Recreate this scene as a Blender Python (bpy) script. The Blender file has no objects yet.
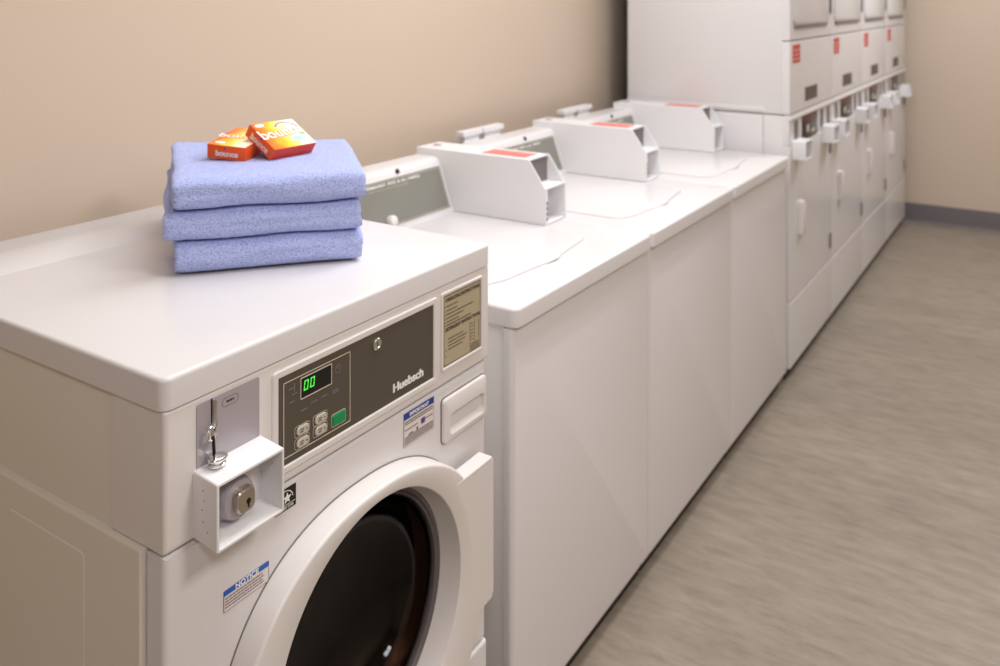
import bpy, bmesh, math, random
from mathutils import Vector, Matrix, Euler, noise
random.seed(7)
S = bpy.context.scene
COL = S.collection
PI = math.pi

# ------------------------------------------------------------------ camera
cam_d = bpy.data.cameras.new('camera')
cam = bpy.data.objects.new('camera', cam_d); COL.objects.link(cam)
cam.location = (-0.644, -0.8951, 1.5134)
cam.rotation_euler = (PI/2, 0, math.radians(33.128 - 90))
cam_d.sensor_width = 36; cam_d.lens = 31.27
cam_d.shift_y = -0.3332
cam_d.clip_start = 0.05
cam_d.dof.use_dof = True
cam_d.dof.focus_distance = 1.14
cam_d.dof.aperture_fstop = 4.8
S.camera = cam

# ------------------------------------------------------------------ light, exposure
w = bpy.data.worlds.new('world'); S.world = w; w.use_nodes = True
w.node_tree.nodes['Background'].inputs[0].default_value = (1, .95, .9, 1)
w.node_tree.nodes['Background'].inputs[1].default_value = 0.05
def area(name, loc, size, power, color, rot=(0, 0, 0)):
    l = bpy.data.lights.new(name, 'AREA'); l.shape = 'RECTANGLE'; l.size, l.size_y = size
    l.energy = power; l.color = color
    o = bpy.data.objects.new(name, l); COL.objects.link(o); o.location = loc; o.rotation_euler = rot
    return o
area('ceiling_or_fill_lamp', (1.40, -0.14, 2.74), (2.4, 0.6), 30, (.955, .975, 1))
area('ceiling_or_fill_lamp', (4.4, -0.9, 2.74), (0.8, 0.8), 30, (.955, .975, 1))
area('ceiling_or_fill_lamp', (0.6, -1.9, 2.74), (0.6, 0.6), 22, (1, .945, .90))  # added fill light, no visible source; warms and lifts the machine fronts
area('ceiling_or_fill_lamp', (-1.25, -1.6, 2.74), (0.6, 0.6), 15, (.955, .975, 1))  # added near-left fill, unseen; brightens the front loader's left side
S.view_settings.view_transform = 'Standard'
S.view_settings.look = 'None'
S.view_settings.gamma = 1
S.view_settings.use_curve_mapping = False
S.view_settings.exposure = 0.6

# ------------------------------------------------------------------ materials
MATS = {}
def srgb(r, g, b):
    f = lambda c: (c/255/12.92) if c/255 <= .04045 else ((c/255+.055)/1.055)**2.4
    return (f(r), f(g), f(b), 1)
def mat(name, col, rough=.5, metal=0, spec=.5, coat=0, emis=None, estr=0, trans=0, ior=1.45):
    if name in MATS: return MATS[name]
    m = bpy.data.materials.new(name); m.use_nodes = True
    b = m.node_tree.nodes['Principled BSDF']
    b.inputs['Base Color'].default_value = col
    b.inputs['Roughness'].default_value = rough
    b.inputs['Metallic'].default_value = metal
    b.inputs['Specular IOR Level'].default_value = spec
    b.inputs['Coat Weight'].default_value = coat
    b.inputs['Coat Roughness'].default_value = .08
    b.inputs['Transmission Weight'].default_value = trans
    b.inputs['IOR'].default_value = ior
    if emis: b.inputs['Emission Color'].default_value = emis; b.inputs['Emission Strength'].default_value = estr
    MATS[name] = m
    return m
def nodes(m):
    return m.node_tree.nodes, m.node_tree.links, m.node_tree.nodes['Principled BSDF']
def noise_bump(m, scale, strength, dist=.001, detail=3, mapping=None):
    n, l, b = nodes(m)
    tc = n.new('ShaderNodeTexCoord'); nt = n.new('ShaderNodeTexNoise'); bp = n.new('ShaderNodeBump')
    nt.inputs['Scale'].default_value = scale; nt.inputs['Detail'].default_value = detail
    bp.inputs['Strength'].default_value = strength; bp.inputs['Distance'].default_value = dist
    src = tc.outputs['Object']
    if mapping:
        mp = n.new('ShaderNodeMapping'); mp.inputs['Scale'].default_value = mapping
        l.new(src, mp.inputs['Vector']); src = mp.outputs['Vector']
    l.new(src, nt.inputs['Vector']); l.new(nt.outputs['Fac'], bp.inputs['Height']); l.new(bp.outputs['Normal'], b.inputs['Normal'])
    return nt

M_enamel = mat('white enamel', srgb(221, 218, 219), .22, spec=.5)
noise_bump(M_enamel, 90, .05, .0006)
M_enamel_shaded = mat('white enamel with side shade', srgb(224, 218, 208), .25)  # enamel with the brownish shade of the washer's side tinted into it
noise_bump(M_enamel_shaded, 60, .06, .0006)
M_plastic = mat('white plastic', srgb(222, 217, 215), .3)
M_meter = mat('white powder coat', srgb(230, 229, 231), .4)
noise_bump(M_meter, 500, .06, .0004)
M_darkpanel = mat('dark taupe panel', srgb(84, 77, 65), .42)
M_greypanel = mat('grey console glass', srgb(128, 127, 119), .2)
M_coin = mat('grey brushed plate', srgb(178, 171, 178), .38, metal=.25)
M_tan = mat('tan foil label', srgb(180, 168, 140), .4)
M_black = mat('black', (.006, .006, .006, 1), .3)
M_ink = mat('dark brown ink', srgb(66, 54, 44), .6)
M_inkg = mat('grey ink', srgb(120, 112, 116), .6)
M_silk = mat('pale print', srgb(205, 196, 180), .5)
M_whiteink = mat('white ink', srgb(240, 238, 232), .5)
M_label = mat('white label', srgb(222, 214, 212), .4)
M_blue = mat('blue print', srgb(28, 92, 186), .4)
M_navy = mat('navy print', srgb(24, 58, 150), .4)
M_purple = mat('purple print', srgb(84, 60, 140), .5)
M_red = mat('red print', srgb(214, 92, 84), .45)
M_redl = mat('red label', srgb(200, 66, 58), .45)
M_green = mat('green key', srgb(12, 142, 84), .3)
M_key = mat('pale key', srgb(196, 190, 176), .35)
M_led = mat('green segment', (.02, .3, .03, 1), .5, emis=(.10, .9, .08, 1), estr=.7)
M_chrome = mat('chrome', (.75, .74, .72, 1), .16, metal=1)
M_brass = mat('worn nickel', (.55, .50, .43, 1), .28, metal=1)
M_rubber = mat('grey rubber', srgb(92, 86, 84), .5)
M_dark = mat('dark void', (.02, .018, .016, 1), .6)
M_toe = mat('shade-dark kick board', srgb(34, 30, 28), .6)  # near-black tone paints in the shade line under the panels
M_drum = mat('drum steel', (.13, .085, .06, 1), .32, metal=1)
M_glass = mat('door glass', (.36, .31, .28, 1), .03, trans=1, ior=1.28)
M_slit = mat('grey slit', srgb(120, 112, 112), .5)

# beige painted wall
M_wall = mat('beige paint', srgb(205, 187, 169), .33, spec=.6)
n, l, b = nodes(M_wall)
nt = noise_bump(M_wall, 220, .10, .001, 4)
# grey base rail
M_base = mat('grey vinyl base', srgb(104, 97, 100), .5)
M_ceil = mat('ceiling paint', srgb(225, 218, 208), .8)
# floor planks
M_floor = mat('wood look vinyl', srgb(160, 145, 125), .45, spec=.4)
n, l, b = nodes(M_floor)
tc = n.new('ShaderNodeTexCoord')
mp = n.new('ShaderNodeMapping'); mp.inputs['Scale'].default_value = (30, 7, 1)
l.new(tc.outputs['Object'], mp.inputs['Vector'])
n1 = n.new('ShaderNodeTexNoise'); n1.inputs['Scale'].default_value = 1.0; n1.inputs['Detail'].default_value = 10; n1.inputs['Roughness'].default_value = .72; n1.inputs['Distortion'].default_value = .15
l.new(mp.outputs['Vector'], n1.inputs['Vector'])
mp2 = n.new('ShaderNodeMapping'); mp2.inputs['Rotation'].default_value = (0, 0, PI/2)
l.new(tc.outputs['Object'], mp2.inputs['Vector'])
br = n.new('ShaderNodeTexBrick'); br.inputs['Scale'].default_value = 1; br.inputs['Brick Width'].default_value = 1.22; br.inputs['Row Height'].default_value = .18
br.inputs['Mortar Size'].default_value = .0012; br.inputs['Mortar Smooth'].default_value = .3
br.inputs['Color1'].default_value = (0, 0, 0, 1); br.inputs['Color2'].default_value = (1, 1, 1, 1); br.inputs['Mortar'].default_value = (.2, .2, .2, 1)
br.offset = .37
l.new(mp2.outputs['Vector'], br.inputs['Vector'])
cr = n.new('ShaderNodeValToRGB')
cr.color_ramp.elements[0].position = .30; cr.color_ramp.elements[0].color = srgb(125, 114, 102)
cr.color_ramp.elements[1].position = .72; cr.color_ramp.elements[1].color = srgb(157, 146, 133)
e = cr.color_ramp.elements.new(.5); e.color = srgb(143, 132, 119)
l.new(n1.outputs['Fac'], cr.inputs['Fac'])
mx = n.new('ShaderNodeMix'); mx.data_type = 'RGBA'; mx.blend_type = 'MULTIPLY'; mx.inputs['Factor'].default_value = 1
hm = n.new('ShaderNodeMapRange'); hm.inputs['To Min'].default_value = .93; hm.inputs['To Max'].default_value = 1.05
l.new(br.outputs['Color'], hm.inputs['Value'])
l.new(cr.outputs['Color'], mx.inputs[6]); l.new(hm.outputs['Result'], mx.inputs[7]); l.new(mx.outputs[2], b.inputs['Base Color'])
bp = n.new('ShaderNodeBump'); bp.inputs['Strength'].default_value = .15; bp.inputs['Distance'].default_value = .002
l.new(n1.outputs['Fac'], bp.inputs['Height']); l.new(bp.outputs['Normal'], b.inputs['Normal'])

# periwinkle towel
M_towel = mat('periwinkle terry', srgb(150, 160, 214), .95, spec=.1)
n, l, b = nodes(M_towel)
b.inputs['Sheen Weight'].default_value = .5; b.inputs['Sheen Roughness'].default_value = .6
b.inputs['Sheen Tint'].default_value = srgb(210, 215, 245)
tc = n.new('ShaderNodeTexCoord')
na = n.new('ShaderNodeTexNoise'); na.inputs['Scale'].default_value = 520; na.inputs['Detail'].default_value = 3
wv = n.new('ShaderNodeTexNoise'); wv.inputs['Scale'].default_value = 330; wv.inputs['Detail'].default_value = 2
mpt = n.new('ShaderNodeMapping'); mpt.inputs['Rotation'].default_value = (0, 0, .6945)
mpt.inputs['Scale'].default_value = (.45, 1.0, 1.3)
l.new(tc.outputs['Object'], mpt.inputs['Vector']); l.new(mpt.outputs['Vector'], wv.inputs['Vector'])
l.new(tc.outputs['Object'], na.inputs['Vector'])
ad = n.new('ShaderNodeMath'); ad.operation = 'MULTIPLY_ADD'; ad.inputs[1].default_value = .8
l.new(wv.outputs['Fac'], ad.inputs[0]); l.new(na.outputs['Fac'], ad.inputs[2])
cr = n.new('ShaderNodeValToRGB'); cr.color_ramp.elements[0].position = .60; cr.color_ramp.elements[0].color = srgb(132, 147, 213)
cr.color_ramp.elements[1].position = 1.0; cr.color_ramp.elements[1].color = srgb(190, 201, 247)
l.new(ad.outputs[0], cr.inputs['Fac']); l.new(cr.outputs['Color'], b.inputs['Base Color'])
bp = n.new('ShaderNodeBump'); bp.inputs['Strength'].default_value = .7; bp.inputs['Distance'].default_value = .0025
l.new(ad.outputs[0], bp.inputs['Height']); l.new(bp.outputs['Normal'], b.inputs['Normal'])

# printed carton: orange to yellow to white, along the top face
M_orange = mat('orange carton', srgb(242, 92, 24), .4)
M_redcard = mat('red carton', srgb(212, 52, 30), .4)
M_cartop = mat('printed carton top', srgb(250, 190, 60), .35)
n, l, b = nodes(M_cartop)
tc = n.new('ShaderNodeTexCoord'); sp = n.new('ShaderNodeSeparateXYZ'); l.new(tc.outputs['Generated'], sp.inputs[0])
nz = n.new('ShaderNodeTexNoise'); nz.inputs['Scale'].default_value = 3.5
l.new(tc.outputs['Generated'], nz.inputs['Vector'])
m1 = n.new('ShaderNodeMath'); m1.operation = 'MULTIPLY_ADD'; m1.inputs[1].default_value = .42
l.new(nz.outputs['Fac'], m1.inputs[0]); l.new(sp.outputs['X'], m1.inputs[2])
cr = n.new('ShaderNodeValToRGB'); r_ = cr.color_ramp
r_.elements[0].position = .22; r_.elements[0].color = srgb(242, 100, 26)
r_.elements[1].position = 1.2 if False else 1.0; r_.elements[1].color = srgb(250, 244, 222)
for p_, c_ in ((.42, (250, 150, 30)), (.62, (255, 206, 60)), (.84, (252, 232, 150))):
    e = r_.elements.new(p_); e.color = srgb(*c_)
l.new(m1.outputs[0], cr.inputs['Fac']); l.new(cr.outputs['Color'], b.inputs['Base Color'])
M_arc = mat('violet print', srgb(120, 110, 190), .4)
M_teal = mat('pale teal print', srgb(170, 222, 214), .4)
M_lime = mat('lime print', srgb(140, 180, 60), .4)
M_pinkout = mat('pink print', srgb(236, 90, 70), .4)

# ------------------------------------------------------------------ helpers
def link(name, me, m, parent=None):
    o = bpy.data.objects.new(name, me)
    if m is not None: me.materials.append(m)
    COL.objects.link(o)
    if parent is not None:
        off = Vector(parent['_o']) if '_o' in parent else Vector((0, 0, 0))
        me.transform(Matrix.Translation(-off)); o.parent = parent
        o['_o'] = list(off)
    return o
def obj(name, bm, m, parent=None, smooth=30):
    bmesh.ops.recalc_face_normals(bm, faces=bm.faces[:])
    me = bpy.data.meshes.new(name); bm.to_mesh(me); bm.free()
    if smooth:
        for p in me.polygons: p.use_smooth = True
        me.set_sharp_from_angle(angle=math.radians(smooth))
    return link(name, me, m, parent)
def thing(name, label, cat, loc, group=None):
    o = bpy.data.objects.new(name, None); COL.objects.link(o); o.location = loc; o.empty_display_size = .1
    o['label'] = label; o['category'] = cat; o['_o'] = list(loc)
    if group: o['group'] = group
    return o
def tag(o, label, cat, group=None):
    o['label'] = label; o['category'] = cat
    if group: o['group'] = group
    return o
def struct(name, bm, m):
    o = obj(name, bm, m); o['kind'] = 'structure'; return o
def copy_tree(o, parent=None):
    c = o.copy(); COL.objects.link(c)
    if parent is not None: c.parent = parent
    for ch in list(o.children): copy_tree(ch, c)
    return c
def box(bm, x0, x1, y0, y1, z0, z1, bev=0, seg=3, mat4=None):
    t = bmesh.new()
    bmesh.ops.create_cube(t, size=1)
    t.transform(Matrix.Translation(((x0+x1)/2, (y0+y1)/2, (z0+z1)/2)) @ Matrix.Diagonal((x1-x0, y1-y0, z1-z0, 1)))
    if bev: bmesh.ops.bevel(t, geom=t.edges[:], offset=bev, segments=seg, profile=.5, affect='EDGES')
    join(bm, t, mat4)
    return bm
def join(bm, t, mat4=None):
    if mat4 is not None: t.transform(mat4)
    me = bpy.data.meshes.new('tmp'); t.to_mesh(me); t.free(); bm.from_mesh(me); bpy.data.meshes.remove(me)
def B(*a, **k):
    return box(bmesh.new(), *a, **k)
def loft(bm, loops, cap0=True, cap1=True):
    vs = [[bm.verts.new(p) for p in L] for L in loops]
    n = len(vs[0])
    for a, b in zip(vs, vs[1:]):
        for i in range(n): bm.faces.new((a[i], a[(i+1) % n], b[(i+1) % n], b[i]))
    if cap0: bm.faces.new(vs[0])
    if cap1: bm.faces.new(vs[-1])
    return bm
def sup(cx, cz, a, b, e, y, N=128):
    out = []
    for i in range(N):
        t = 2*PI*i/N; c, s = math.cos(t), math.sin(t)
        out.append((cx + a*math.copysign(abs(c)**(2/e), c), y, cz + b*math.copysign(abs(s)**(2/e), s)))
    return out
def circ(cx, cz, r, y, N=128): return sup(cx, cz, r, r, 2, y, N)
def rrect(x0, x1, z0, z1, r, y, k=6):
    out = []
    for (cx, cz, a0) in ((x1-r, z1-r, 0), (x0+r, z1-r, PI/2), (x0+r, z0+r, PI), (x1-r, z0+r, 1.5*PI)):
        for i in range(k+1):
            t = a0 + PI/2*i/k; out.append((cx+r*math.cos(t), y, cz+r*math.sin(t)))
    return out
def plate(x0, x1, z0, z1, r, y0, y1, bev=.0008, k=6):
    """rounded rectangular plate lying in XZ, back at y0, front (toward -Y) at y1"""
    bm = bmesh.new()
    return loft(bm, [rrect(x0, x1, z0, z1, r, y0, k), rrect(x0, x1, z0, z1, r, y1+bev, k), rrect(x0+bev, x1-bev, z0+bev, z1-bev, max(r-bev, .0001), y1, k)])
def ringplate(x0, x1, z0, z1, r, w_, y0, y1, bev=.0006, k=6):
    """rectangular frame of width w_"""
    bm = bmesh.new()
    ri = max(r-w_, .0003)
    L = [rrect(x0, x1, z0, z1, r, y0, k), rrect(x0, x1, z0, z1, r, y1+bev, k), rrect(x0+bev, x1-bev, z0+bev, z1-bev, r-bev*.5, y1, k),
         rrect(x0+w_-bev, x1-w_+bev, z0+w_-bev, z1-w_+bev, ri+bev*.5, y1, k), rrect(x0+w_, x1-w_, z0+w_, z1-w_, ri, y1+bev, k), rrect(x0+w_, x1-w_, z0+w_, z1-w_, ri, y0, k)]
    return loft(bm, L, False, False)
def tube(bm, pts, r, N=10):
    pts = [Vector(p) for p in pts]; loops = []
    up = Vector((0.13, .97, .21)).normalized()
    for i, p in enumerate(pts):
        d = (pts[min(i+1, len(pts)-1)] - pts[max(i-1, 0)]).normalized()
        a = d.cross(up).normalized(); b = d.cross(a).normalized()
        rr = r[i] if isinstance(r, (list, tuple)) else r
        loops.append([p + a*rr*math.cos(2*PI*k/N) + b*rr*math.sin(2*PI*k/N) for k in range(N)])
    return loft(bm, loops)
def lathe(bm, prof, cx, cz, N=48, mat4=None):
    """profile (radius, y) around the axis Y through cx, cz"""
    t = bmesh.new()
    loft(t, [circ(cx, cz, r, y, N) for r, y in prof])
    join(bm, t, mat4)
    return bm
def prism(bm, poly, x0, x1):
    """poly in (y, z) extruded along x"""
    loft(bm, [[(x0, y, z) for y, z in poly], [(x1, y, z) for y, z in poly]])
    return bm
def text(body, size, m, parent, mtx, name='lettering', depth=.0003, bold=0, sx=1, shear=0):
    c = bpy.data.curves.new('t', 'FONT'); c.body = body; c.size = size; c.extrude = depth; c.align_x = 'CENTER'; c.align_y = 'CENTER'
    c.offset = bold; c.shear = shear
    o = bpy.data.objects.new('t', c); COL.objects.link(o)
    bpy.context.view_layer.update()
    me = bpy.data.meshes.new_from_object(o.evaluated_get(bpy.context.evaluated_depsgraph_get()))
    bpy.data.objects.remove(o); bpy.data.curves.remove(c)
    me.transform(mtx @ Matrix.Diagonal((sx, 1, 1, 1)))
    me.materials.clear()
    return link(name, me, m, parent)
def FR(x, y, z):   # text matrix facing -Y
    return Matrix.Translation((x, y, z)) @ Matrix.Rotation(PI/2, 4, 'X')
def dashes(bm, x0, x1, z, h, y, mean=.008, gap=.002, seed=1):
    rnd = random.Random(seed); x = x0
    while x < x1:
        L = min(mean*rnd.uniform(.5, 1.5), x1-x); box(bm, x, x+L, y, y+.0004, z, z+h); x += L+gap

# ------------------------------------------------------------------ the room
struct('floor', B(-2.6, 5.9, -3.2, .9, -.05, 0), M_floor)
struct('ceiling', B(-2.6, 6.0, -3.2, 1.0, 2.78, 2.83), M_ceil)
struct('wall_left', B(-2.6, 6.0, .86, .96, -.05, 2.78), M_wall)
struct('wall_end', B(5.9, 6.0, -3.3, .86, -.05, 2.78), M_wall)
struct('wall_right', B(-2.6, 6.0, -3.3, -3.2, -.05, 2.78), M_wall)
struct('wall_near', B(-2.7, -2.6, -3.3, .96, -.05, 2.78), M_wall)
bm = bmesh.new()
prof = [(5.9, 0), (5.872, 0), (5.882, .008), (5.886, .02), (5.886, .112), (5.889, .12), (5.9, .12)]
loft(bm, [[(x, -3.2, z) for x, z in prof], [(x, .86, z) for x, z in prof]])
struct('baseboard_end', bm, M_base)

# ------------------------------------------------------------------ front loading washer
F = thing('front_load_washer', 'white front load washer with round glass door, nearest machine, towels on its top', 'washing machine', (.343, .38, 0))
ZT, ZC = 1.064, .8518
# top panel: rounded slab with a shallow crease near the back
def slab(x0, x1, y0, y1, z0, z1, r, rc, k=6, rc_back=None):
    bm = bmesh.new(); L = []
    def ring(ins, z):
        R = max(rc-ins, .0005)
        return [(x, y, z) for (x, y, _) in [(p[0], p[2], 0) for p in rrect(x0+ins, x1-ins, y0+ins, y1-ins, R, 0, 6)]]
    L.append(ring(0, z0))
    for i in range(k+1):
        t = PI/2*i/k; L.append(ring(r*(1-math.cos(t)), z1-r+r*math.sin(t)))
    loft(bm, L)
    return bm
top = obj('top_panel', slab(-.004, .694, -.002, .768, ZT-.039, ZT, .006, .014), M_enamel, F)
bm = bmesh.new(); prism(bm, [(.555, ZT-.001), (.5636, ZT+.0012), (.760, ZT+.0012), (.764, ZT-.001)], 0.004, .682)
obj('rear_rise', bm, M_enamel, top)
# upper cabinet
up = bmesh.new()
box(up, .003, .683, .106, .755, ZC-.01, ZT-.038, .003)
obj('upper_cabinet', up, M_enamel_shaded, F)
obj('cabinet_seam', B(.0022, .004, .1046, .1062, ZC, ZT-.039), M_slit, F)
# control housing: front shell with rounded front edges
def shell(x0, x1, z0, z1, y0, y1, r):
    bm = bmesh.new(); L = [rrect(x0, x1, z0, z1, .003, y1)]
    for i in range(7):
        t = PI/2*i/6; ins = r*(1-math.cos(t)); L.append(rrect(x0+ins, x1-ins, z0+ins, z1-ins, .003, y0+r-r*math.sin(t)))
    return loft(bm, L)
hs = obj('control_housing', shell(0, .691, ZC, ZT-.040, 0, .1045, .006), M_plastic, F)
# raised mouldings around the control panel
obj('panel_moulding', ringplate(.166, .5305, .8665, 1.0105, .006, .0105, .002, -.0032, .0016), M_plastic, hs)
obj('panel_rim', ringplate(.1745, .5225, .8735, 1.0025, .002, .0016, .001, -.0018, .0004), M_plastic, hs)
cp = obj('control_panel', plate(.1765, .5205, .8755, 1.0005, .001, .003, -.0008, .0003), M_darkpanel, F)
obj('panel_outline', ringplate(.186, .318, .886, .990, .001, .0012, -.0005, -.0012, .0001), M_silk, cp)
obj('display', plate(.2185, .2775, .957, .9845, .001, -.0005, -.0014, .0003), M_black, cp)
obj('display_outline', ringplate(.2172, .2788, .9557, .9858, .0012, .0011, -.0005, -.0018, .0001), M_silk, cp)
bm = bmesh.new()   # two seven segment zeros
for cx in (.2275, .2395):
    w_, h_, t_ = .0078, .0135, .0013; x0, x1, z0, z1 = cx-w_/2, cx+w_/2, .9665, .9665+h_; zm = (z0+z1)/2
    for (a, b_, c, d) in ((x0, x1, z0, z0+t_), (x0, x1, z1-t_, z1), (x0, x0+t_, z0+.0006, zm-.0005), (x0, x0+t_, zm+.0005, z1-.0006), (x1-t_, x1, z0+.0006, zm-.0005), (x1-t_, x1, zm+.0005, z1-.0006)):
        box(bm, a, b_, -.0019, -.0013, c, d)
sh = Matrix.Identity(4); sh[0][2] = .12; sh[0][3] = -.12*.97
bm.transform(sh)
obj('display_digits', bm, M_led, cp, smooth=0)
for (bx, bz) in ((.2215, .9135), (.2215, .8967), (.2565, .9150), (.2565, .8990)):
    k = obj('key_button', plate(bx-.0115, bx+.0115, bz-.0062, bz+.0062, .0058, -.0005, -.0028, .0008), M_key, cp)
    bm = bmesh.new(); box(bm, bx-.006, bx+.001, -.0032, -.0026, bz+.001, bz+.0022); box(bm, bx-.006, bx+.0, -.0032, -.0026, bz-.0022, bz-.001)
    lathe(bm, [(.0012, -.0026), (.0012, -.0032)], bx+.0065, bz, 10)
    obj('key_icon', bm, M_ink, k, 0)
    bm = bmesh.new(); t = bmesh.new()
    obj('key_outline', ringplate(bx-.0150, bx+.0135, bz-.0078, bz+.0078, .004, .0006, -.0005, -.0012, .0001), M_silk, k)
sb = obj('start_button', plate(.2795, .3065, .8925, .9085, .003, -.0005, -.003, .0008), M_green, cp)
obj('start_outline', ringplate(.2780, .3080, .8910, .9100, .0035, .0008, -.0005, -.0014, .0001), M_silk, sb)
bm = bmesh.new()
for i, (x, z) in enumerate(((.2240, .9390), (.2440, .9430), (.2640, .9430), (.2860, .9430))):
    dashes(bm, x-.006, x+.006, z, .0018, -.0012, .006, .001, i)
dashes(bm, .281, .293, .9395, .0018, -.0012, .006, .001, 9)
obj('symbol_print', bm, M_inkg, cp, 0); bm = bmesh.new()
for x, z in ((.2015, .958), (.2060, .968)): dashes(bm, x-.004, x+.005, z, .0018, -.0012, .006, .001, 9)
obj('symbol_print', bm, M_inkg, cp, 0)
bm = bmesh.new()
box(bm, .196, .206, -.0012, -.0008, .977, .9785); box(bm, .2055, .207, -.0012, -.0008, .972, .983)
obj('tap_symbol', bm, M_inkg, cp, 0)
bm = bmesh.new(); t = [(.0062, -.0005), (.0062, -.0012), (.0052, -.0012), (.0052, -.0005)]
loft(bm, [circ(.2925, .9725, r, y, 32) for r, y in t], False, False); box(bm, .2921, .2929, -.0012, -.0005, .9725, .9765); box(bm, .2925, .2958, -.0012, -.0005, .9721, .9729)
obj('clock_symbol', bm, M_inkg, cp, 0)
lk = bmesh.new(); lathe(lk, [(.0092, -.0005), (.0092, -.003), (.0078, -.0045), (.006, -.0045), (.0055, -.0035), (.002, -.0035)], .3766, .9815, 32)
lk = obj('key_lock', lk, M_chrome, cp); obj('keyhole', B(.3757, .3775, -.0039, -.0030, .978, .985, .0004), M_black, lk)
bl = text('Huebsch', .0188, M_whiteink, cp, FR(.4540, -.0012, .8965), 'brand_lettering', .0003, .0003, 1.18)
bm = bmesh.new()
for dx in (-.0009, -.0003, .0003, .0009):
    t = bmesh.new(); t.from_mesh(bl.data); t.transform(Matrix.Translation((dx, dx*.2-.0002, 0))); join(bm, t)
bm.to_mesh(bl.data); bm.free()
# coin slot plate, lever, coin box
pl = obj('coin_slot_plate', plate(.0449, .1442, .930, 1.016, .004, .002, -.0012, .0004), M_coin, F)
bm = bmesh.new(); loft(bm, [rrect(.083, .109, .997, 1.0085, .005, y) for y in (-.0010, -.0014)]); 
obj('oval_mark', ringplate(.083, .109, .997, 1.0090, .0055, .0008, -.0010, -.0016, .0001), M_inkg, pl)
bm = bmesh.new(); dashes(bm, .090, .102, 1.0018, .0025, -.0016, .006, .001, 4); obj('plate_print', bm, M_ink, pl, 0)
obj('coin_slot', B(.0662, .0678, -.0022, -.0008, .985, 1.016, .0003), M_black, pl)
bm = bmesh.new()
tube(bm, [(.0705, -.004, 1.014), (.0705, -.005, .998), (.0700, -.006, .990), (.0670, -.008, .9845), (.0640, -.010, .983)], .0025)
obj('coin_lever', bm, M_chrome, pl)
bm = bmesh.new()
t = bmesh.new()
R1, R2, nn = .0080, .0023, 28
L = []
for i in range(nn):
    a_ = 2*PI*i/nn; L.append([((R1+R2*math.cos(2*PI*k/10))*math.cos(a_), R2*math.sin(2*PI*k/10), (R1+R2*math.cos(2*PI*k/10))*math.sin(a_)) for k in range(10)])
loft(t, L+[L[0]], False, False); bmesh.ops.remove_doubles(t, verts=t.verts[:], dist=1e-6)
join(bm, t, Matrix.Translation((.0605, -.010, .9775)) @ Matrix.Rotation(.4, 4, 'Z'))
obj('lever_ring', bm, M_chrome, pl)
bm = bmesh.new(); tube(bm, [(.0615, -.011, .973), (.0620, -.012, .960), (.0625, -.012, .944)], .0021); obj('lever_pin', bm, M_black, pl)
bm = bmesh.new(); t = bmesh.new()
loft(t, [[(r*math.cos(2*PI*i/40), r*math.sin(2*PI*i/40)*.8, z) for i in range(40)] for r, z in ((.004, .951), (.0125, .948), (.0135, .9465), (.0125, .9445), (.009, .943), (.0085, .9405), (.0115, .939), (.0115, .9375))])
join(bm, t, Matrix.Translation((.066, -.0135, 0))); obj('lever_collar', bm, M_chrome, pl)
# coin box: open front square housing
bm = bmesh.new()
x0, x1, z0, z1, yf = .0405, .1476, .8540, .9370, -.0445
L = [rrect(x0, x1, z0, z1, .003, .001), rrect(x0, x1, z0, z1, .003, yf+.001), rrect(x0+.0008, x1-.0008, z0+.0008, z1-.0008, .0025, yf),
     rrect(x0+.0034, x1-.0034, z0+.0034, z1-.0034, .0016, yf), rrect(x0+.0040, x1-.0040, z0+.0040, z1-.0040, .0012, yf+.001), rrect(x0+.0040, x1-.0040, z0+.0040, z1-.0040, .0012, -.004)]
loft(bm, L, False, True)
bm.transform(Matrix.Translation((0, 0, 0)))
for v in bm.verts:   # the box leans down a little toward its front
    v.co.z += v.co.y*.10
cb = obj('coin_box', bm, M_meter, F)
bm = bmesh.new(); lathe(bm, [(.0275, -.0035), (.0275, -.012), (.0245, -.026), (.023, -.0285), (.014, -.029)], .0885, .8885, 40); obj('lock_boss', bm, M_coin, cb)
bm = bmesh.new(); loft(bm, [rrect(.0765, .1045, .8745, .9045, .009, -.026), rrect(.0765, .1045, .8745, .9045, .009, -.037), rrect(.0780, .1030, .8760, .9030, .008, -.0395), rrect(.0800, .1010, .8780, .9010, .007, -.0400)])
obj('lock_cylinder', bm, M_brass, cb)
bm = bmesh.new(); lathe(bm, [(.0035, -.0398), (.0035, -.0404)], .0925, .8885, 20); box(bm, .0913, .0937, -.0404, -.0398, .8805, .888); obj('keyhole', bm, M_black, cb)
bm = bmesh.new()
for (y, z) in ((-.020, .918), (-.022, .906), (-.018, .894), (-.020, .880), (-.028, .870)): box(bm, x0-.0003, x0+.001, y, y+.0015, z, z+.0015)
obj('rivet_marks', bm, M_slit, cb, 0)
# tan instruction label
tl = obj('instruction_label', plate(.5489, .661, .8826, 1.0045, .0015, .001, -.0012, .0003), M_tan, F)
obj('label_moulding', ringplate(.5420, .668, .876, 1.0115, .006, .006, .002, -.0028, .0014), M_plastic, hs)
bm = ringplate(.5500, .660, .8838, 1.0035, .001, .0008, -.001, -.0016, .0001); obj('label_border', bm, M_ink, tl, 0)
text('OPERATING INSTRUCTIONS', .0085, M_ink, tl, FR(.606, -.0015, .9955), 'lettering', .0002, .0002, .95)
text('DETERGENT INSTRUCTIONS', .0085, M_ink, tl, FR(.606, -.0015, .9450), 'lettering', .0002, .0002, .95)
bm = bmesh.new()
for i, (z, x1_) in enumerate(((.984, .592), (.9765, .588), (.9700, .637), (.9635, .606), (.957, .593), (.9515, .630))):
    box(bm, .5525, .5545, -.0015, -.0011, z, z+.002); dashes(bm, .5575, x1_, z, .0018, -.0015, .007, .0012, i)
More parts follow.
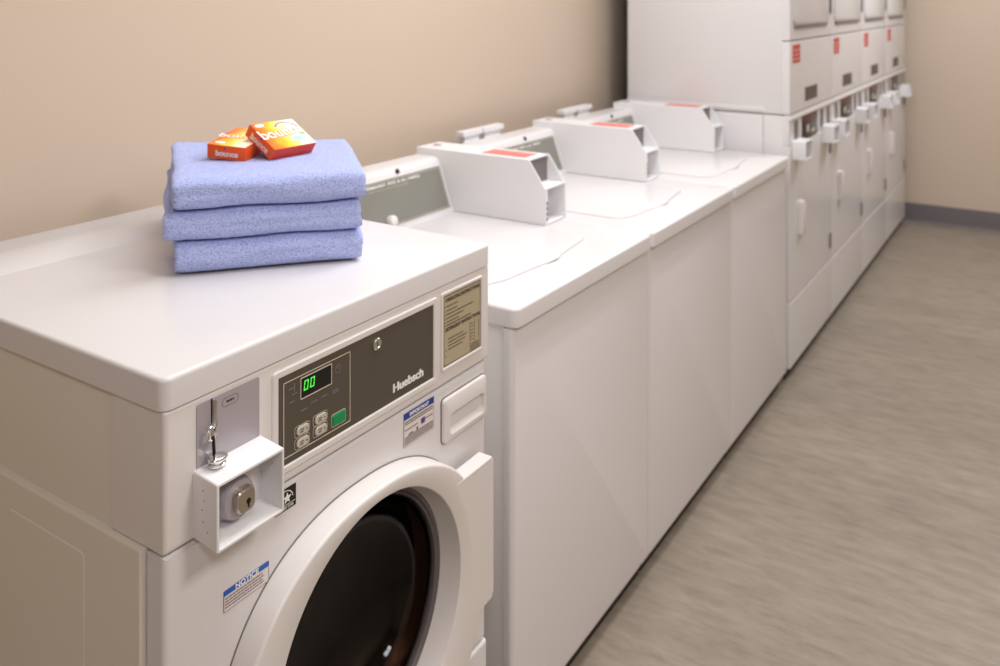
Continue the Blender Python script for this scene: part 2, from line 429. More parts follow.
for i, (z, x1_) in enumerate(((.927, .606), (.921, .618), (.915, .612), (.909, .604))): dashes(bm, .562, x1_, z, .0016, -.0015, .007, .0012, 20+i)
for z in (.909, .899): box(bm, .5545, .5565, -.0015, -.0011, z, z+.002)
box(bm, .627, .6278, -.0015, -.0011, .885, .938); box(bm, .641, .6418, -.0015, -.0011, .900, .938); box(bm, .6535, .6542, -.0015, -.0011, .902, .938)
for i in range(6): box(bm, .630, .637, -.0015, -.0011, .904+i*.0058, .9052+i*.0058)
for i in range(4): dashes(bm, .630, .656, .886+i*.0034, .0014, -.0015, .006, .001, 40+i)
obj('fine_print', bm, M_ink, tl, 0)
# lower cabinet, front panel with a round opening
CX, CZ = .343, .567
obj('cabinet', B(.004, .682, .036, .755, .03, ZC-.004, .004), M_enamel_shaded, F)
def rect_from(cx, cz, x0, x1, z0, z1, y, angs):
    out = []
    for t in angs:
        c, s = math.cos(t), math.sin(t)
        k = min([((x1-cx)/c if c > 1e-9 else ((x0-cx)/c if c < -1e-9 else 9)), ((z1-cz)/s if s > 1e-9 else ((z0-cz)/s if s < -1e-9 else 9))])
        out.append((cx+k*c, y, cz+k*s))
    return out
X0, X1, Z0, Z1 = .001, .6815, .345, ZC-.0035
angs = sorted([2*PI*i/120 for i in range(120)] + [math.atan2(z-CZ, x-CX) % (2*PI) for x in (X0, X1) for z in (Z0, Z1)])
L = [rect_from(CX, CZ, X0, X1, Z0, Z1, .034, angs)]
for i in range(7):
    t = PI/2*i/6; ins = .009*(1-math.cos(t))
    a = [(min(max(p[0], X0+ins), X1-ins), .010-.009*math.sin(t), min(max(p[2], Z0+min(ins, .002)), Z1-min(ins, .003))) for p in L[0]]
    L.append(a)
for r, y in ((.213, .001), (.211, .004), (.211, .03)): L.append([(CX+r*math.cos(t), y, CZ+r*math.sin(t)) for t in angs])
bm = bmesh.new(); loft(bm, L, False, False); obj('front_panel', bm, M_enamel, F)
obj('access_panel', shell(.001, .6815, .05, .339, -.002, .034, .006), M_enamel, F)
bm = bmesh.new()
loft(bm, [rrect(.0025-.0015, .0, .1, .2, .0001, .1)], False, False) if False else None
# embossed side panel
def sidepanel():
    bm = bmesh.new()
    def rr(x, y0, y1, z0, z1, r): return [(x, p[0], p[2]) for p in rrect(y0, y1, z0, z1, r, 0, 6)]
    loft(bm, [rr(.006, .0365, .75, .05, ZC-.0005, .003), rr(-.001, .0365, .75, .05, ZC-.0005, .003), rr(-.0025, .039, .7475, .0525, ZC-.003, .003),
              rr(-.0025, .150, .3300, .15, .8150, .02), rr(-.0013, .154, .3260, .154, .8110, .017)] if False else
             [rr(.006, .0365, .75, .05, ZC-.0005, .003), rr(-.0055, .0365, .75, .05, ZC-.0005, .003), rr(-.0070, .0373, .7492, .0508, ZC-.0013, .003), rr(-.0076, .039, .7475, .0525, ZC-.003, .003),
              rr(-.0076, .040, .7465, .0535, ZC-.004, .003)])
    return bm
sp_ = obj('side_panel', sidepanel(), M_enamel_shaded, F)
bm = bmesh.new()
def rr(x, y0, y1, z0, z1, r): return [(x, p[0], p[2]) for p in rrect(y0, y1, z0, z1, r, 0, 6)]
loft(bm, [rr(-.0066, .150, .3345, .12, .811, .008), rr(-.0086, .1525, .3320, .1225, .8085, .007)])
obj('embossed_field', bm, M_enamel_shaded, sp_)
# detergent drawer with a scooped grip
def drawer():
    bm = bmesh.new(); x0, x1, z0, z1 = .5445, .6745, .7530, .8290
    loft(bm, [rrect(x0, x1, z0, z1, .008, .002), rrect(x0, x1, z0, z1, .008, -.003), rrect(x0+.001, x1-.001, z0+.001, z1-.001, .007, -.0055), rrect(x0+.004, x1-.004, z0+.004, z1-.004, .005, -.0068),
              rrect(.5610, .6660, .7630, .8000, .008, -.0068), rrect(.5620, .6650, .7645, .7990, .007, -.0058), rrect(.5640, .6630, .7760, .7970, .005, .0050), rrect(.5660, .6610, .7840, .7960, .004, .0090)], True, True)
    return bm
dd = obj('detergent_drawer', drawer(), M_plastic, F)
gap = ringplate(.5432, .6758, .7517, .8303, .009, .0022, .001, -.0004, .0001); obj('drawer_gap', gap, M_rubber, F)
# printed labels on the front
def notice(parent, x0, x1, z0, z1, zb, m, word, size, seed):
    p = obj('warning_label', plate(x0, x1, z0, z1, .0006, .0016, .0004, .0001), M_label, parent)
    obj('label_band', plate(x0, x1, zb, z1, .0005, .001, .0000, .0001), m, p)
    text(word, size, M_whiteink, p, FR((x0+x1)/2, -.0002, (zb+z1)/2-.0002), 'lettering', .0002, .0002, 1.15)
    return p
nl = notice(F, .0872, .1614, .7350, .7620, .7555, M_blue, 'NOTICE', .0092, 1)
bm = bmesh.new()
for i in range(4): dashes(bm, .0895, .150+.003*(i % 2), .7508-i*.0038, .0014, .0000, .005, .001, 60+i)
obj('fine_print', bm, M_inkg, nl, 0)
obj('label_border', ringplate(.0872, .1614, .7350, .7560, .0006, .0006, .001, .0001, .0001), M_inkg, nl, 0)
wl = notice(F, .4444, .5236, .7900, .8440, .8335, M_navy, 'IMPORTANT', .0078, 2)
bm = bmesh.new()
for i in range(2): dashes(bm, .447, .521, .8285-i*.0036, .0014, .0000, .005, .001, 70+i)
for i in range(4): dashes(bm, .447, .521, .8035-i*.0034, .0014, .0000, .005, .001, 80+i)
dashes(bm, .447, .480, .8155, .0014, .0000, .005, .001, 88); dashes(bm, .498, .520, .8155, .0014, 0, .005, .001, 90)
obj('fine_print', bm, M_ink, wl, 0)
obj('label_border', ringplate(.4444, .5236, .7900, .8340, .0006, .0005, .001, .0001, .0001), M_inkg, wl, 0)
bm = B(.489, .499, -.0001, .0006, .8110, .8200); bm2 = bm; box(bm, .477, .481, -.0001, .0006, .806, .811); box(bm, .457, .468, -.0001, .0006, .8065, .8085); obj('label_picture', bm, M_purple, wl, 0)
es = obj('energy_label', plate(.1720, .2105, .8140, .8440, .0005, .0016, .0004, .0001), M_black, F)
bm = bmesh.new()
star = []
for i in range(10):
    t = PI/2+i*PI/5; r = .0078 if i % 2 == 0 else .0034; star.append((.194+r*math.cos(t), -.0001, .8300+r*math.sin(t)))
vs = [[(x, y, z) for x, y, z in star], [(x, .0006, z) for x, y, z in star]]
loft(bm, vs); 
arc = bmesh.new()
N = 16
outer_ = [(.190+.0150*math.cos(t), .828+.0135*math.sin(t)) for t in [0.1+i*2.2/N for i in range(N+1)]]
inner_ = [(.190+.0138*math.cos(t), .828+.0123*math.sin(t)) for t in [0.1+i*2.2/N for i in range(N+1)]]
for i in range(N):
    q = [outer_[i], outer_[i+1], inner_[i+1], inner_[i]]
    arc.faces.new([arc.verts.new((x, .0000, z)) for x, z in q])
join(bm, arc); obj('star_mark', bm, M_whiteink, es, 0)
text('ENERGY STAR', .0052, M_whiteink, es, FR(.1915, .0001, .8178), 'lettering', .0002, .0, .85)
obj('mark_line', B(.1735, .209, 0, .0006, .8214, .8218), M_whiteink, es, 0)
# round door
DA, DB, DE, DZ = .272, .256, 2.3, .530
L = [sup(CX, DZ, DA, DB, DE, .0005), sup(CX, DZ, DA-.001, DB-.001, DE, -.034)]
for i in range(1, 7):
    t = PI/2*i/6; ins = .001+.005*(1-math.cos(t)); L.append(sup(CX, DZ, DA-ins, DB-ins, DE, -.034-.005*math.sin(t)))
L += [circ(CX, CZ-.004, .2065, -.040), circ(CX, CZ-.004, .2040, -.0385), circ(CX, CZ-.004, .2030, -.034), circ(CX, CZ, .1925, -.004), circ(CX, CZ, .1895, .012)]
bm = bmesh.new(); loft(bm, L, False, False)
door = obj('door', bm, M_plastic, F, 40)
obj('door_gap', loft(bmesh.new(), [sup(CX, DZ, DA+.0014, DB+.0014, DE, y) for y in (.002, -.0004)]+[sup(CX, DZ, DA-.01, DB-.01, DE, y) for y in (-.0006, .002)], False, False), M_slit, door)
# grip wing on the right edge
def wing():
    poly = [(.530, .702), (.6410, .702), (.6470, .695), (.6470, .460), (.6410, .450), (.556, .444), (.563, .52), (.563, .60), (.553, .66)]
    bm = bmesh.new()
    cxw, czw = .58, .58
    def ins(p, d): return (p[0]+(cxw-p[0])*d/.09, p[1]+(czw-p[1])*d/.12)
    L = [[(x, -.012, z) for x, z in poly], [(x, -.0375, z) for x, z in poly]]
    L.append([(*((lambda q: (q[0], -.0395, q[1]))(ins(p, .0018))),) for p in poly])
    return loft(bm, L)
obj('door_handle', wing(), M_plastic, door)
bm = bmesh.new()
prof = [(.1925, -.004), (.1885, -.0065), (.1865, -.004), (.1850, -.002), (.1835, -.004), (.1815, -.0055), (.1795, -.003), (.1785, .006)]
loft(bm, [circ(CX, CZ, r, y) for r, y in prof], False, False); obj('door_gasket', bm, mat('gasket grey', srgb(112, 106, 108), .3, metal=.3), door)
bm = bmesh.new()
loft(bm, [circ(CX, CZ, r, y) for r, y in [(.1785, .006), (.1765, .0045)]+[(.175*math.cos(PI/2*q/28)**.75+.0005, .006+.092*math.sin(PI/2*q/28)) for q in range(1, 29)]], False, True)
obj('door_glass', bm, M_glass, door, 60)
for p in bpy.data.objects['door_glass'].data.polygons: p.use_smooth = True
md = bpy.data.objects['door_glass'].modifiers.new('thick', 'SOLIDIFY'); md.thickness = .006; md.offset = 0
bm = bmesh.new()
N = 180
def rib(r, y, amp): return [(CX+(r+amp*math.cos(12*2*PI*i/N))*math.cos(2*PI*i/N), y, CZ+(r+amp*math.cos(12*2*PI*i/N))*math.sin(2*PI*i/N)) for i in range(N)]
loft(bm, [circ(CX, CZ, .210, .008, N), circ(CX, CZ, .205, .03, N), circ(CX, CZ, .19, .05, N), circ(CX, CZ, .19, .07, N), rib(.24, .09, .004), rib(.25, .14, .006), rib(.25, .40, .006), rib(.24, .44, .004), circ(CX, CZ, .1, .455, N), circ(CX, CZ, .01, .46, N)], False, True)
obj('drum', bm, M_drum, F)
for i in range(4):
    x = (.07, .62)[i % 2]; y = (.09, .68)[i//2]
    bm = bmesh.new(); loft(bm, [[(x+r*math.cos(2*PI*k/20), y+r*math.sin(2*PI*k/20), z) for k in range(20)] for r, z in ((.022, 0), (.024, .006), (.018, .012), (.01, .014), (.01, .045))]); obj('foot', bm, M_rubber, F)
# the cabinet must be hollow where the drum sits
cab = [o for o in F.children if o.name.startswith('cabinet')][0]
bm = bmesh.new(); bm.from_mesh(cab.data)
bmesh.ops.delete(bm, geom=[f for f in bm.faces if abs(f.normal.y+1) < .02], context='FACES'); bm.to_mesh(cab.data); bm.free()

# ------------------------------------------------------------------ top loading washers
TX, TW, TZ = .808, .6717, .9015
T = thing('top_load_washer', 'white top load washer nearest the camera, right next to the front load washer', 'washing machine', (TX+TW/2, .37, 0), 'top load washers in a row')
obj('cabinet', B(TX+.004, TX+TW-.004, .046, .715, .02, TZ-.034, .002), M_enamel, T)
def tfront():
    bm = bmesh.new(); L = []
    x0, x1, z0, z1 = TX+.0015, TX+TW-.0015, .055, TZ-.0384-.003
    L.append(rrect(x0, x1, z0, z1, .003, .0455))
    for i in range(8):
        t = PI/2*i/7; ins = .010*(1-math.cos(t)); zi = .004*(1-math.cos(t)); L.append(rrect(x0+ins, x1-ins, z0+zi, z1-zi, .003, .0245+.010-.010*math.sin(t)))
    return loft(bm, L)
obj('front_panel', tfront(), M_enamel, T)
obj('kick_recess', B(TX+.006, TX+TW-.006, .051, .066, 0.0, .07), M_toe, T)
obj('worktop', slab(TX+.0006, TX+TW-.0006, .0139, .728, TZ-.0384, TZ, .007, .018), M_enamel, T)
# lid with chamfered front corners
def lid():
    x0, x1, y0, y1 = TX+.085, TX+.545, .1135, .585
    poly = [(x0, y1), (x0, y0+.048), (x0+.052, y0+.018), (x0+.30-.012, y0+.002), (x0+.36, y0+.004), (x1-.018, y0+.024), (x1, y0+.05), (x1, y1)]
    poly = [(x0, y1), (x0, .165), (x0+.015, .145), (x0+.055, .130), (TX+.285, .118), (TX+.300, .112), (TX+.352, .112), (TX+.365, .120), (x1-.030, .137), (x1-.008, .150), (x1, .172), (x1, y1)]
    bm = bmesh.new(); cx_, cy_ = (x0+x1)/2, .35
    f = lambda d: [(x+(cx_-x)*d/.23, y+(cy_-y)*d/.23) for x, y in poly]
    global LF; LF = f
    loft(bm, [[(x, y, TZ-.002) for x, y in poly], [(x, y, TZ+.0022) for x, y in f(.0)], [(x, y, TZ+.0034) for x, y in f(.0014)], [(x, y, TZ+.0038) for x, y in f(.0035)]])
    return bm
ld = obj('lid', lid(), M_enamel, T)
bm = bmesh.new()
gx = [(lambda q: (TX+.294+.062*q, .1135-.0055*math.sin(PI*q)))(i/12) for i in range(13)]
loft(bm, [[(x, y, z) for x, y in gx]+[(x, .1165, z) for x, y in reversed(gx)] for z in (TZ-.001, TZ+.0012)])
obj('lid_gap', loft(bmesh.new(), [[(x, y, TZ+.0004) for x, y in LF(-.0013)], [(x, y, TZ+.0005) for x, y in LF(.0010)]], False, False), mat('seam grey', srgb(170, 165, 165), .6), ld, 0); obj('lid_grip', bm, M_slit, ld)
# console
cons = [(.595, TZ-.001), (.5955, TZ+.004), (.600, TZ+.0085), (.6435, 1.0330), (.6465, 1.0430), (.6505, 1.0490), (.657, 1.0525), (.668, 1.0535), (.728, 1.0535), (.728, TZ-.001)]
C0, C1 = TX+.022, TX+.585
cn = obj('console', prism(bmesh.new(), cons, C0, C1), M_enamel, T, 40)
sl0, sl1 = Vector((0, .600, TZ+.0085)), Vector((0, .6435, 1.0330))
dz = (sl1-sl0).normalized(); slen = (sl1-sl0).length
nrm = Vector((0, -dz.z, dz.y))
# matrix: local XZ plate (front -Y) to the slanted face
MS = Matrix.Translation(sl0) @ Matrix(((1, 0, 0, 0), (0, -nrm.y, dz.y, 0), (0, -nrm.z, dz.z, 0), (0, 0, 0, 1)))
def onslant(bm): bm.transform(MS); return bm
pn = obj('console_panel', onslant(plate(C0+.018, C1-.012, .004, slen-.006, .003, .001, -.0012, .0004)), M_greypanel, cn)
obj('panel_frame', onslant(ringplate(C0+.013, C1-.007, .000, slen-.002, .004, .0032, .001, -.0028, .0008)), M_enamel, cn)
obj('panel_edge', onslant(ringplate(C0+.0170, C1-.0110, .003, slen-.005, .003, .0013, -.001, -.0016, .0001)), M_slit, cn, 0)
obj('panel_line', onslant(ringplate(C0+.0205, C1-.0145, .0065, slen-.0085, .002, .0012, -.001, -.0015, .0001)), M_silk, cn, 0)
text('PERMANENT  PRESS  &  ALL  FABRICS', .0100, M_whiteink, cn, MS @ FR(C0+.345, -.0016, slen-.0175), 'lettering', .0002, .0001, 1.35)
bm = bmesh.new(); dashes(bm, C0+.05, C1-.16, slen-.029, .0016, -.0016, .004, .006, 5); onslant(bm); obj('cycle_print', bm, M_silk, cn, 0)
bm = bmesh.new(); lathe(bm, [(.0068, 0.001), (.0068, -.0026), (.004, -.0034)], 0, 0, 20, Matrix.Translation((TX+.392, .6455, 1.0425)) @ Matrix.Rotation(-.45, 4, 'X')); obj('console_lock', bm, M_black, cn)
bm = bmesh.new(); lathe(bm, [(.015, 0), (.015, -.006), (.013, -.014), (.009, -.016)], 0, 0, 24, MS @ Matrix.Translation((TX+.318, 0, .017))); obj('cycle_knob', bm, M_plastic, cn)
# coin meter case
m0, m1 = TX+.582, TX+.694
mz = 1.075
side = [(.730, TZ+.001), (.730, mz), (.338, mz), (.290, 1.004), (.284, 1.000), (.284, TZ+.001)]
th = .0035
bm = bmesh.new()
prism(bm, side, m0, m0+th); prism(bm, side, m1-th, m1)
box(bm, m0+th*.5, m1-th*.5, .338, .7295, mz-.0035, mz)
box(bm, m0+th*.5, m1-th*.5, .7265, .7298, TZ+.0015, mz-.002)
box(bm, m0+th*.5, m1-th*.5, .2865, .372, .9975, 1.001)
box(bm, m0+th*.5, m1-th*.5, .2860, .500, TZ+.0015, TZ+.0045)
bmesh.ops.bevel(bm, geom=[e for e in bm.edges if abs((e.verts[0].co-e.verts[1].co).normalized().x) < .1 and e.calc_length() > .05], offset=.0006, segments=1, affect='EDGES')
mt = obj('coin_meter_case', bm, M_meter, T)
obj('meter_shaded_wall', B(m0+th, m1-th, .343, .346, 1.0005, mz-.003), M_slit, mt)  # inner wall of the white case, its shade painted in as grey
obj('meter_back_plate', B(m0+th, m1-th, .345, .348, TZ+.004, .998), M_meter, mt)
bm = bmesh.new()
for z in (.917, .931, .946, .960): lathe(bm, [(.0045, -.0015), (.0045, .0015)], 0, 0, 12, Matrix.Translation((m0+.0115, .2885, z)))
obj('meter_mechanism', B(m0+.0035, m0+.0185, .289, .342, TZ+.005, .996, .0008), M_meter, mt)
obj('meter_screws', bm, M_ink, mt)
rl = obj('price_label', B(m0+.024, m1-.022, .366, .510, mz-.0005, mz+.0008, .0003), M_red, mt)
bm = bmesh.new()
rnd = random.Random(4)
for i in range(3):
    y = .372
    while y < .50:
        s_ = rnd.uniform(.006, .016); box(bm, m0+.034+i*.018, m0+.041+i*.018, y, min(y+s_, .512), mz+.0007, mz+.0010); y += s_+.003
obj('fine_print', bm, mat('pale pink print', srgb(240, 170, 160), .5), rl, 0)
bm = bmesh.new(); t = bmesh.new()
loft(t, [[(m0+.050+r*math.cos(2*PI*k/20), .690+r*math.sin(2*PI*k/20), z) for k in range(20)] for r, z in ((.013, mz-.001), (.013, mz+.0025), (.010, mz+.0035), (.0095, mz+.0005), (.002, mz+.0005))]); join(bm, t)
obj('case_lock', bm, M_chrome, mt)
for i in range(4):
    x = TX+(.06, TW-.06)[i % 2]; y = (.12, .66)[i//2]
    bm = bmesh.new(); loft(bm, [[(x+r*math.cos(2*PI*k/16), y+r*math.sin(2*PI*k/16), z) for k in range(16)] for r, z in ((.02, 0), (.02, .01), (.008, .014), (.008, .03))]); obj('foot', bm, M_rubber, T)
COVERS = []
# rear covers
for a, b_ in ((.180, .290), (.297, .420)):
    bm = bmesh.new(); box(bm, TX+a, TX+b_, .748, .780, 1.064, 1.082, .002); box(bm, TX+a+.012, TX+b_-.012, .755, .775, 1.040, 1.066, .001); box(bm, TX+a+.012, TX+b_-.012, .725, .775, 1.035, 1.045); COVERS.append(bm)
RC = []
for i, lab in enumerate(('white top load washer in the middle of the row of three, between its two twins',
                         'white top load washer standing against the tall stack dryers')):
    c = copy_tree(T); c.location.x += TW*(i+1); c['label'] = lab
    RC.append(c)
for bm in COVERS:
    me = bpy.data.meshes.new('rear_cover'); bm.to_mesh(me); bm.free(); me.transform(Matrix.Translation(-Vector((TX+TW/2, .37, 0)))); me.materials.append(M_meter)
    for c in RC:
        o = bpy.data.objects.new('rear_cover', me); COL.objects.link(o); o.parent = c

# ------------------------------------------------------------------ stack dryers
DX, DW = 2.868, .733
D = thing('stack_dryer', 'tall white stack dryer at the near end, its bare white side facing the camera', 'dryer', (DX+DW/2, .37, 0), 'stack dryers in a row')
y0 = .0245
DT = 2.04
obj('lower_cabinet', B(DX+.003, DX+DW-.002, y0+.028, .728, .012, 1.050, .003), M_enamel, D)
obj('lower_frame', B(DX+.002, DX+DW-.002, y0+.006, y0+.107, .30, 1.0505, .003), M_enamel, D)
obj('gap_shade_sheet', B(DX+.006, DX+DW-.006, .728, .7315, .03, DT-.01), mat('gap shade grey', srgb(70, 66, 62), .6), D)  # unseen dark sheet added to deepen the shade behind the dryers
obj('upper_cabinet', B(DX+.004, DX+DW-.003, y0+.03, .728, 1.055, DT, .004), M_enamel, D)
obj('side_lip', B(DX+.001, DX+.01, y0+.10, .73, 1.062, 1.080, .002), M_enamel, D)
def shp(x0, x1, z0, z1, yf, yb, r=.005): return shell(x0, x1, z0, z1, yf, yb, r)
a, b_ = DX+.0015, DX+DW-.0015
obj('kick_panel', shp(a, b_, .045, .305, y0, y0+.03), M_enamel, D)
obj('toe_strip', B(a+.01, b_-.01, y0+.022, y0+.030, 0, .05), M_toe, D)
def ddoor(nm, z0, z1):
    d = obj(nm, shp(a, b_, z0, z1, y0, y0+.03), M_enamel, D)
    return d
dl = ddoor('lower_door', .309, .925)
h = bmesh.new(); loft(h, [rrect(a+.130, a+.176, .55, .69, .008, y0+.001), rrect(a+.130, a+.176, .55, .69, .008, y0-.016), rrect(a+.135, a+.171, .557, .683, .006, y0-.020)]); obj('handle', h, M_plastic, dl)
for z in (.40, .84): obj('hinge', B(b_-.050, b_-.030, y0-.006, y0+.001, z-.035, z+.035, .002), M_slit, dl)
cpn = obj('control_strip', shp(a, b_, .929, 1.030, y0+.003, y0+.03, .003), M_enamel, D)
obj('control_window', B(a+.200, a+.450, y0-.001, y0+.006, .928, 1.026, .001), M_black, cpn)
bm = bmesh.new(); dashes(bm, a+.215, a+.43, 1.010, .006, y0-.0014, .03, .02, 3); obj('window_print', bm, M_redl, cpn, 0)
bm = bmesh.new(); box(bm, a+.26, a+.30, y0-.002, y0, .955, .985); box(bm, a+.34, a+.40, y0-.002, y0, .945, .96); obj('window_keys', bm, M_silk, cpn, 0)
for x in (.075, .520, .640): obj('coin_slot_plate', B(a+x, a+x+.055, y0, y0+.006, .945, 1.022, .001), M_slit, cpn)
def cbox(x0, x1, z0, z1):
    bm = bmesh.new(); loft(bm, [rrect(x0, x1, z0, z1, .003, y0+.004), rrect(x0, x1, z0, z1, .003, y0-.052), rrect(x0+.004, x1-.004, z0+.004, z1-.004, .002, y0-.052), rrect(x0+.004, x1-.004, z0+.004, z1-.004, .002, y0-.004)])
    c = obj('coin_box', bm, M_meter, D)
    l_ = bmesh.new(); lathe(l_, [(.014, y0-.004), (.014, y0-.036), (.010, y0-.038)], (x0+x1)/2, (z0+z1)/2, 20); obj('coin_box_lock', l_, M_brass, c)
cbox(a+.040, a+.145, .872, .948)
cbox(a+.545, a+.650, .872, .948)
obj('dryer_ledge', prism(bmesh.new(), [(y0+.02, 1.033), (y0-.004, 1.033), (y0-.006, 1.037), (y0-.002, 1.052), (y0+.02, 1.054)], a, b_), M_plastic, D)
ua = obj('upper_access_panel', shp(a, b_, 1.056, 1.346, y0, y0+.032), M_enamel, D)
obj('red_label', plate(a+.040, a+.155, 1.258, 1.332, .002, y0+.001, y0-.0012, .0003), M_redl, ua)
bm = bmesh.new()
for i in range(3): dashes(bm, a+.05, a+.145, 1.270+i*.018, .006, y0-.0016, .03, .012, i)
obj('label_print', bm, mat('pale pink print', srgb(240, 170, 160), .5), ua, 0)
obj('vent_window', plate(a+.235, a+.445, 1.088, 1.145, .002, y0+.001, y0-.0012, .0003), M_darkpanel, ua)
ud = obj('upper_door_frame', shp(a, b_, 1.350, DT, y0, y0+.032), M_enamel, D)
dd_ = bmesh.new(); loft(dd_, [rrect(a+.045, b_-.075, 1.412, DT-.06, .03, y0+.002), rrect(a+.045, b_-.075, 1.412, DT-.06, .03, y0-.004), rrect(a+.049, b_-.079, 1.416, DT-.064, .028, y0-.006)])
ud2 = obj('upper_door', dd_, M_enamel, D)
obj('door_gap', ringplate(a+.042, b_-.072, 1.408, DT-.057, .032, .005, y0+.001, y0-.0010, .0003), mat('seam grey', srgb(170, 165, 165), .6), ud2)
obj('door_grip', B(a+.06, b_-.11, y0-.008, y0+.001, 1.398, 1.409, .002), M_slit, ud2)
obj('hinge', B(b_-.050, b_-.030, y0-.008, y0+.001, 1.45, 1.53, .002), M_slit, ud2)
# side markings: column seam below, frame strip above
obj('side_seam', B(DX+.0024, DX+.0034, .1300, .1318, .31, 1.050), M_slit, D, 0)
for i, lab in enumerate(('tall white stack dryer, second from the near end, red label on its upper panel',
                         'tall white stack dryer, third from the near end and second from the far wall',
                         'tall white stack dryer standing last in the row beside the far beige wall')):
    c = copy_tree(D); c.location.x += DW*(i+1); c['label'] = lab

# ------------------------------------------------------------------ folded towels
e1 = Vector((.768, -.640, 0)).normalized(); e2 = Vector((.640, .768, 0)).normalized()
TO = Vector((.259, .326, ZT+.0022)) - e2*.016
def wave_at(u, v, k):
    return .0035*noise.noise(Vector((u*9, v*7, k*3.7)))
def towel(u0, u1, v0, v1, zb, zt, k, label, skew=.06, ext=0.0, flare=.5):
    """u across the front edge, v toward the back; folded slab with a round front fold"""
    W, D_, H = u1-u0, v1-v0, zt-zb
    NU, NV, NH = 60, 60, 16
    t = bmesh.new(); bmesh.ops.create_cube(t, size=1)
    bmesh.ops.subdivide_edges(t, edges=t.edges[:], cuts=39, use_grid_fill=True)
    for vtx in t.verts:
        x, y, z = (vtx.co.x+.5)*W, (vtx.co.y+.5)*D_, (vtx.co.z+.5)*H
        # round fold at front
        r = H*.40
        cz_ = min(max(z, r), H-r); cy_ = max(y, r); 
        if y < r:
            d = Vector((y-cy_, z-cz_)); 
            m_ = max(abs(y-cy_)/r, abs(z-cz_)/r)
            if d.length > 1e-6: d = d.normalized()*r*m_
            y, z = cy_+d.x, cz_+d.y
        # soft rounding on the left and right ends and the back
        rs = .010
        for lo, hi, ax in ((0, W, 'x'),):
            cxx = min(max(x, rs), W-rs); czz = min(max(z, rs), H-rs)
            if (x < rs or x > W-rs) and (z < rs or z > H-rs):
                d = Vector((x-cxx, z-czz)); m_ = max(abs(d.x), abs(d.y))
                if d.length > 1e-6: d = d.normalized()*m_
                x, z = cxx+d.x, czz+d.y
        # layer grooves seen on the two ends
        edge = min(x, W-x)
        if edge < .012:
            g = (1-edge/.012)*.0015*math.exp(-((z/H-.5)/.08)**2)
            x += g if x < W/2 else -g
        fz = z/H
        X_, Y_ = u0+x, v0+y+(skew*(1-x/W)+ext)*y/D_
        X_ += (-.045*(1-x/W)+.020*(x/W))*flare*y/D_
        zb_ = zb + (wave_at(X_, Y_, k) if k > 0 else 0); zt_ = zt + (wave_at(X_, Y_, k+1) if k < 2 else .6*wave_at(X_, Y_, k+1))
        Z_ = zb_+(zt_-zb_)*fz
        n1_ = noise.noise(Vector((X_*14+k*5, Y_*14, fz*2)))
        X_ += .004*n1_*(1 if x > W/2 else 1); Y_ += .0035*noise.noise(Vector((X_*11+9+k*4, fz*3, 1.3)))
        fine = .0009*noise.noise(Vector((X_*150, Y_*150, Z_*150)))
        P = TO + e1*X_ + e2*(Y_+fine); P.z = TO.z + Z_ + (abs(fine) if k == 0 and fz < .02 else fine)
        vtx.co = P
    o = obj('folded_towel', t, M_towel, None, 0)
    for p in o.data.polygons: p.use_smooth = True
    c = TO + e1*(u0+W/2) + e2*(v0+D_/2); c.z = TO.z+zb
    o.data.transform(Matrix.Translation(-c)); o.location = c
    tag(o, label, 'towel', 'stack of periwinkle towels')
    return o
towel(-.003, .300, -.006, .32, .000, .051, 0, 'periwinkle blue folded towel at the bottom of the stack, touching the white washer top')
towel(-.020, .299, -.006, .34, .053, .102, 1, 'periwinkle blue folded towel in the middle of the stack, ends bulging out at left')
towel(-.006, .307, -.008, .345, .104, .154, 2, 'periwinkle blue folded towel on top of the stack, under the two orange cartons', flare=.6)

# ------------------------------------------------------------------ dryer sheet cartons
def carton(loc, rot, W, L_, H, word, label, size):
    o = bpy.data.objects.new('dryer_sheet_box', None); COL.objects.link(o); o['_o'] = [0, 0, 0]
    tag(o, label, 'box', 'small orange cartons on the towels')
    x0, x1, y0_, y1_ = -W/2, W/2, -L_/2, L_/2
    obj('carton', B(x0, x1, y0_, y1_, 0, H, .0006, 2), M_orange, o)
    obj('printed_face', B(x0+.0006, x1-.0006, y0_+.0006, y1_-.0006, H-.0002, H+.0003), M_cartop, o, 0)
    return o, x0, x1, y0_, y1_
def arcband(cx, cy, r0, r1, a0, a1, z, squash=.6):
    bm = bmesh.new(); N = 20
    P = lambda r, t: (cx+r*math.cos(t), cy+r*squash*math.sin(t))
    for i in range(N):
        t0, t1 = a0+(a1-a0)*i/N, a0+(a1-a0)*(i+1)/N
        q = [P(r1, t0), P(r1, t1), P(r0, t1), P(r0, t0)]
        bm.faces.new([bm.verts.new((x, y, z)) for x, y in q])
    bmesh.ops.remove_doubles(bm, verts=bm.verts[:], dist=1e-6)
    g = bmesh.ops.extrude_face_region(bm, geom=bm.faces[:]); bmesh.ops.translate(bm, verts=[v for v in g['geom'] if isinstance(v, bmesh.types.BMVert)], vec=(0, 0, .0002))
    return bm
def blob(cx, cy, a, b_, z):
    bm = bmesh.new(); loft(bm, [[(cx+a*math.cos(2*PI*i/24), cy+b_*math.sin(2*PI*i/24), zz) for i in range(24)] for zz in (z, z+.0002)]); return bm
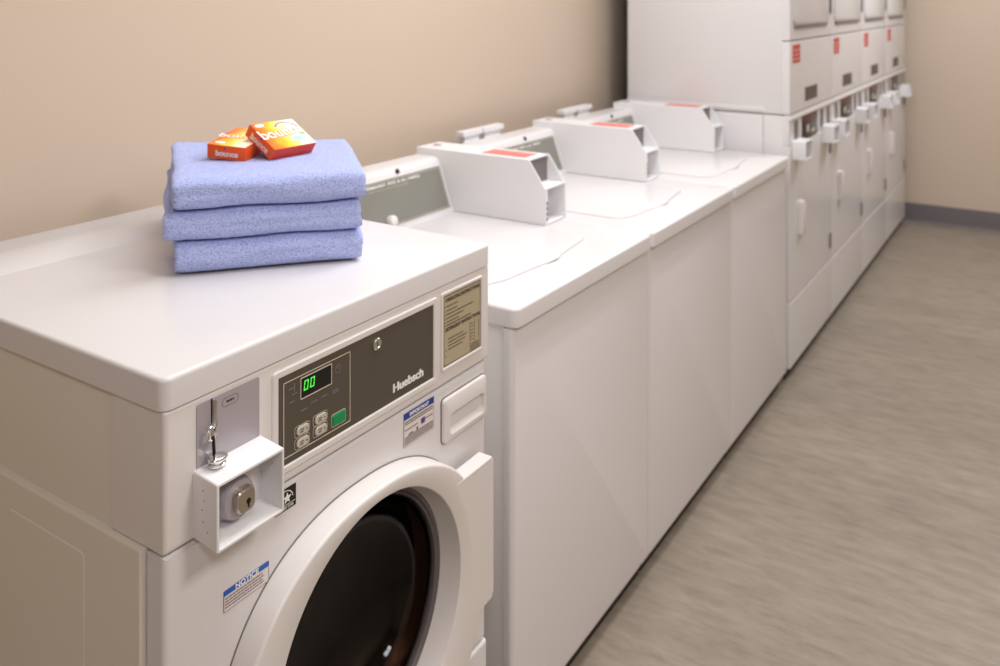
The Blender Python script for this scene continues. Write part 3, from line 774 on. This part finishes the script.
# left carton: short side faces the camera
W, L_, H = .0754, .1119, .0262
o, x0, x1, ya, yb = carton(None, None, W, L_, H, 'bounce', 'small orange dryer sheet carton lying at left on the top towel, end toward the camera', .03)
o.location = (.4608, .4095, 1.2285); o.rotation_euler = (.1245, .0747, -1.1742)
def toptext(word, size, x, y, z, ang, parent):
    mm = Matrix.Translation((x, y, z)) @ Matrix.Rotation(ang, 4, 'Z')
    text(word, size, M_pinkout, parent, mm, 'lettering_outline', .0002, .0012, 1.0)
    text(word, size, M_whiteink, parent, Matrix.Translation((0, 0, .0003)) @ mm, 'lettering', .0002, .0004, 1.0)
toptext('bounce', .031, 0.002, .004, H+.0006, .12, o)
obj('print_arc', arcband(.008, .020, .026, .030, .2, 2.9, H+.0003, .8), M_arc, o, 0)
obj('white_flash', blob(-.020, -.040, .010, .006, H+.0003), M_whiteink, o, 0)
mm = Matrix.Translation((0.001, ya-.0004, H*.42)) @ Matrix.Rotation(PI/2, 4, 'X')
text('bounce', .0150, M_whiteink, o, mm, 'lettering', .0003, .0003, 1.0)
bm = bmesh.new(); lathe(bm, [(.0018, ya+.0002), (.0018, ya-.0005)], -.003, H*.78, 16); obj('round_mark', bm, M_navy, o)
# right carton leans on the left one
W, L_, H = .1067, .0778, .0236
o, x0, x1, ya, yb = carton(None, None, W, L_, H, 'bounce', 'small orange and yellow dryer sheet carton propped up at right, leaning on the other carton', .03)
o.location = (.5031, .353, 1.2410); o.rotation_euler = (.5509, .0137, .0217)
toptext('bounce', .036, -.004, .004, H+.0006, .05, o)
obj('print_arc', arcband(.020, .010, .026, .030, .1, 2.6, H+.0003, .8), M_arc, o, 0)
obj('white_flash', blob(-.036, .031, .011, .0045, H+.0003), M_whiteink, o, 0)
obj('teal_flash', blob(.020, -.018, .016, .007, H+.0002), M_teal, o, 0)
obj('lime_flash', blob(.043, -.006, .008, .003, H+.0002), M_lime, o, 0)
obj('red_face', B(x0+.001, x1-.001, ya-.0003, ya+.0002, .0006, H-.0006), M_redcard, o, 0)
mm = Matrix.Translation((x0-.0004, 0, H*.40)) @ Matrix.Rotation(-PI/2, 4, 'Z') @ Matrix.Rotation(PI/2, 4, 'X')
text('bounce', .0170, M_whiteink, o, mm, 'lettering', .0003, .0003, 1.0)
bm = bmesh.new(); lathe(bm, [(.0018, 0), (.0018, -.0005)], 0, 0, 16, Matrix.Translation((x0+.0001, -.000, H*.82)) @ Matrix.Rotation(-PI/2, 4, 'Z')); obj('round_mark', bm, M_navy, o)

for o in list(bpy.data.objects):
    if '_o' in o: del o['_o']
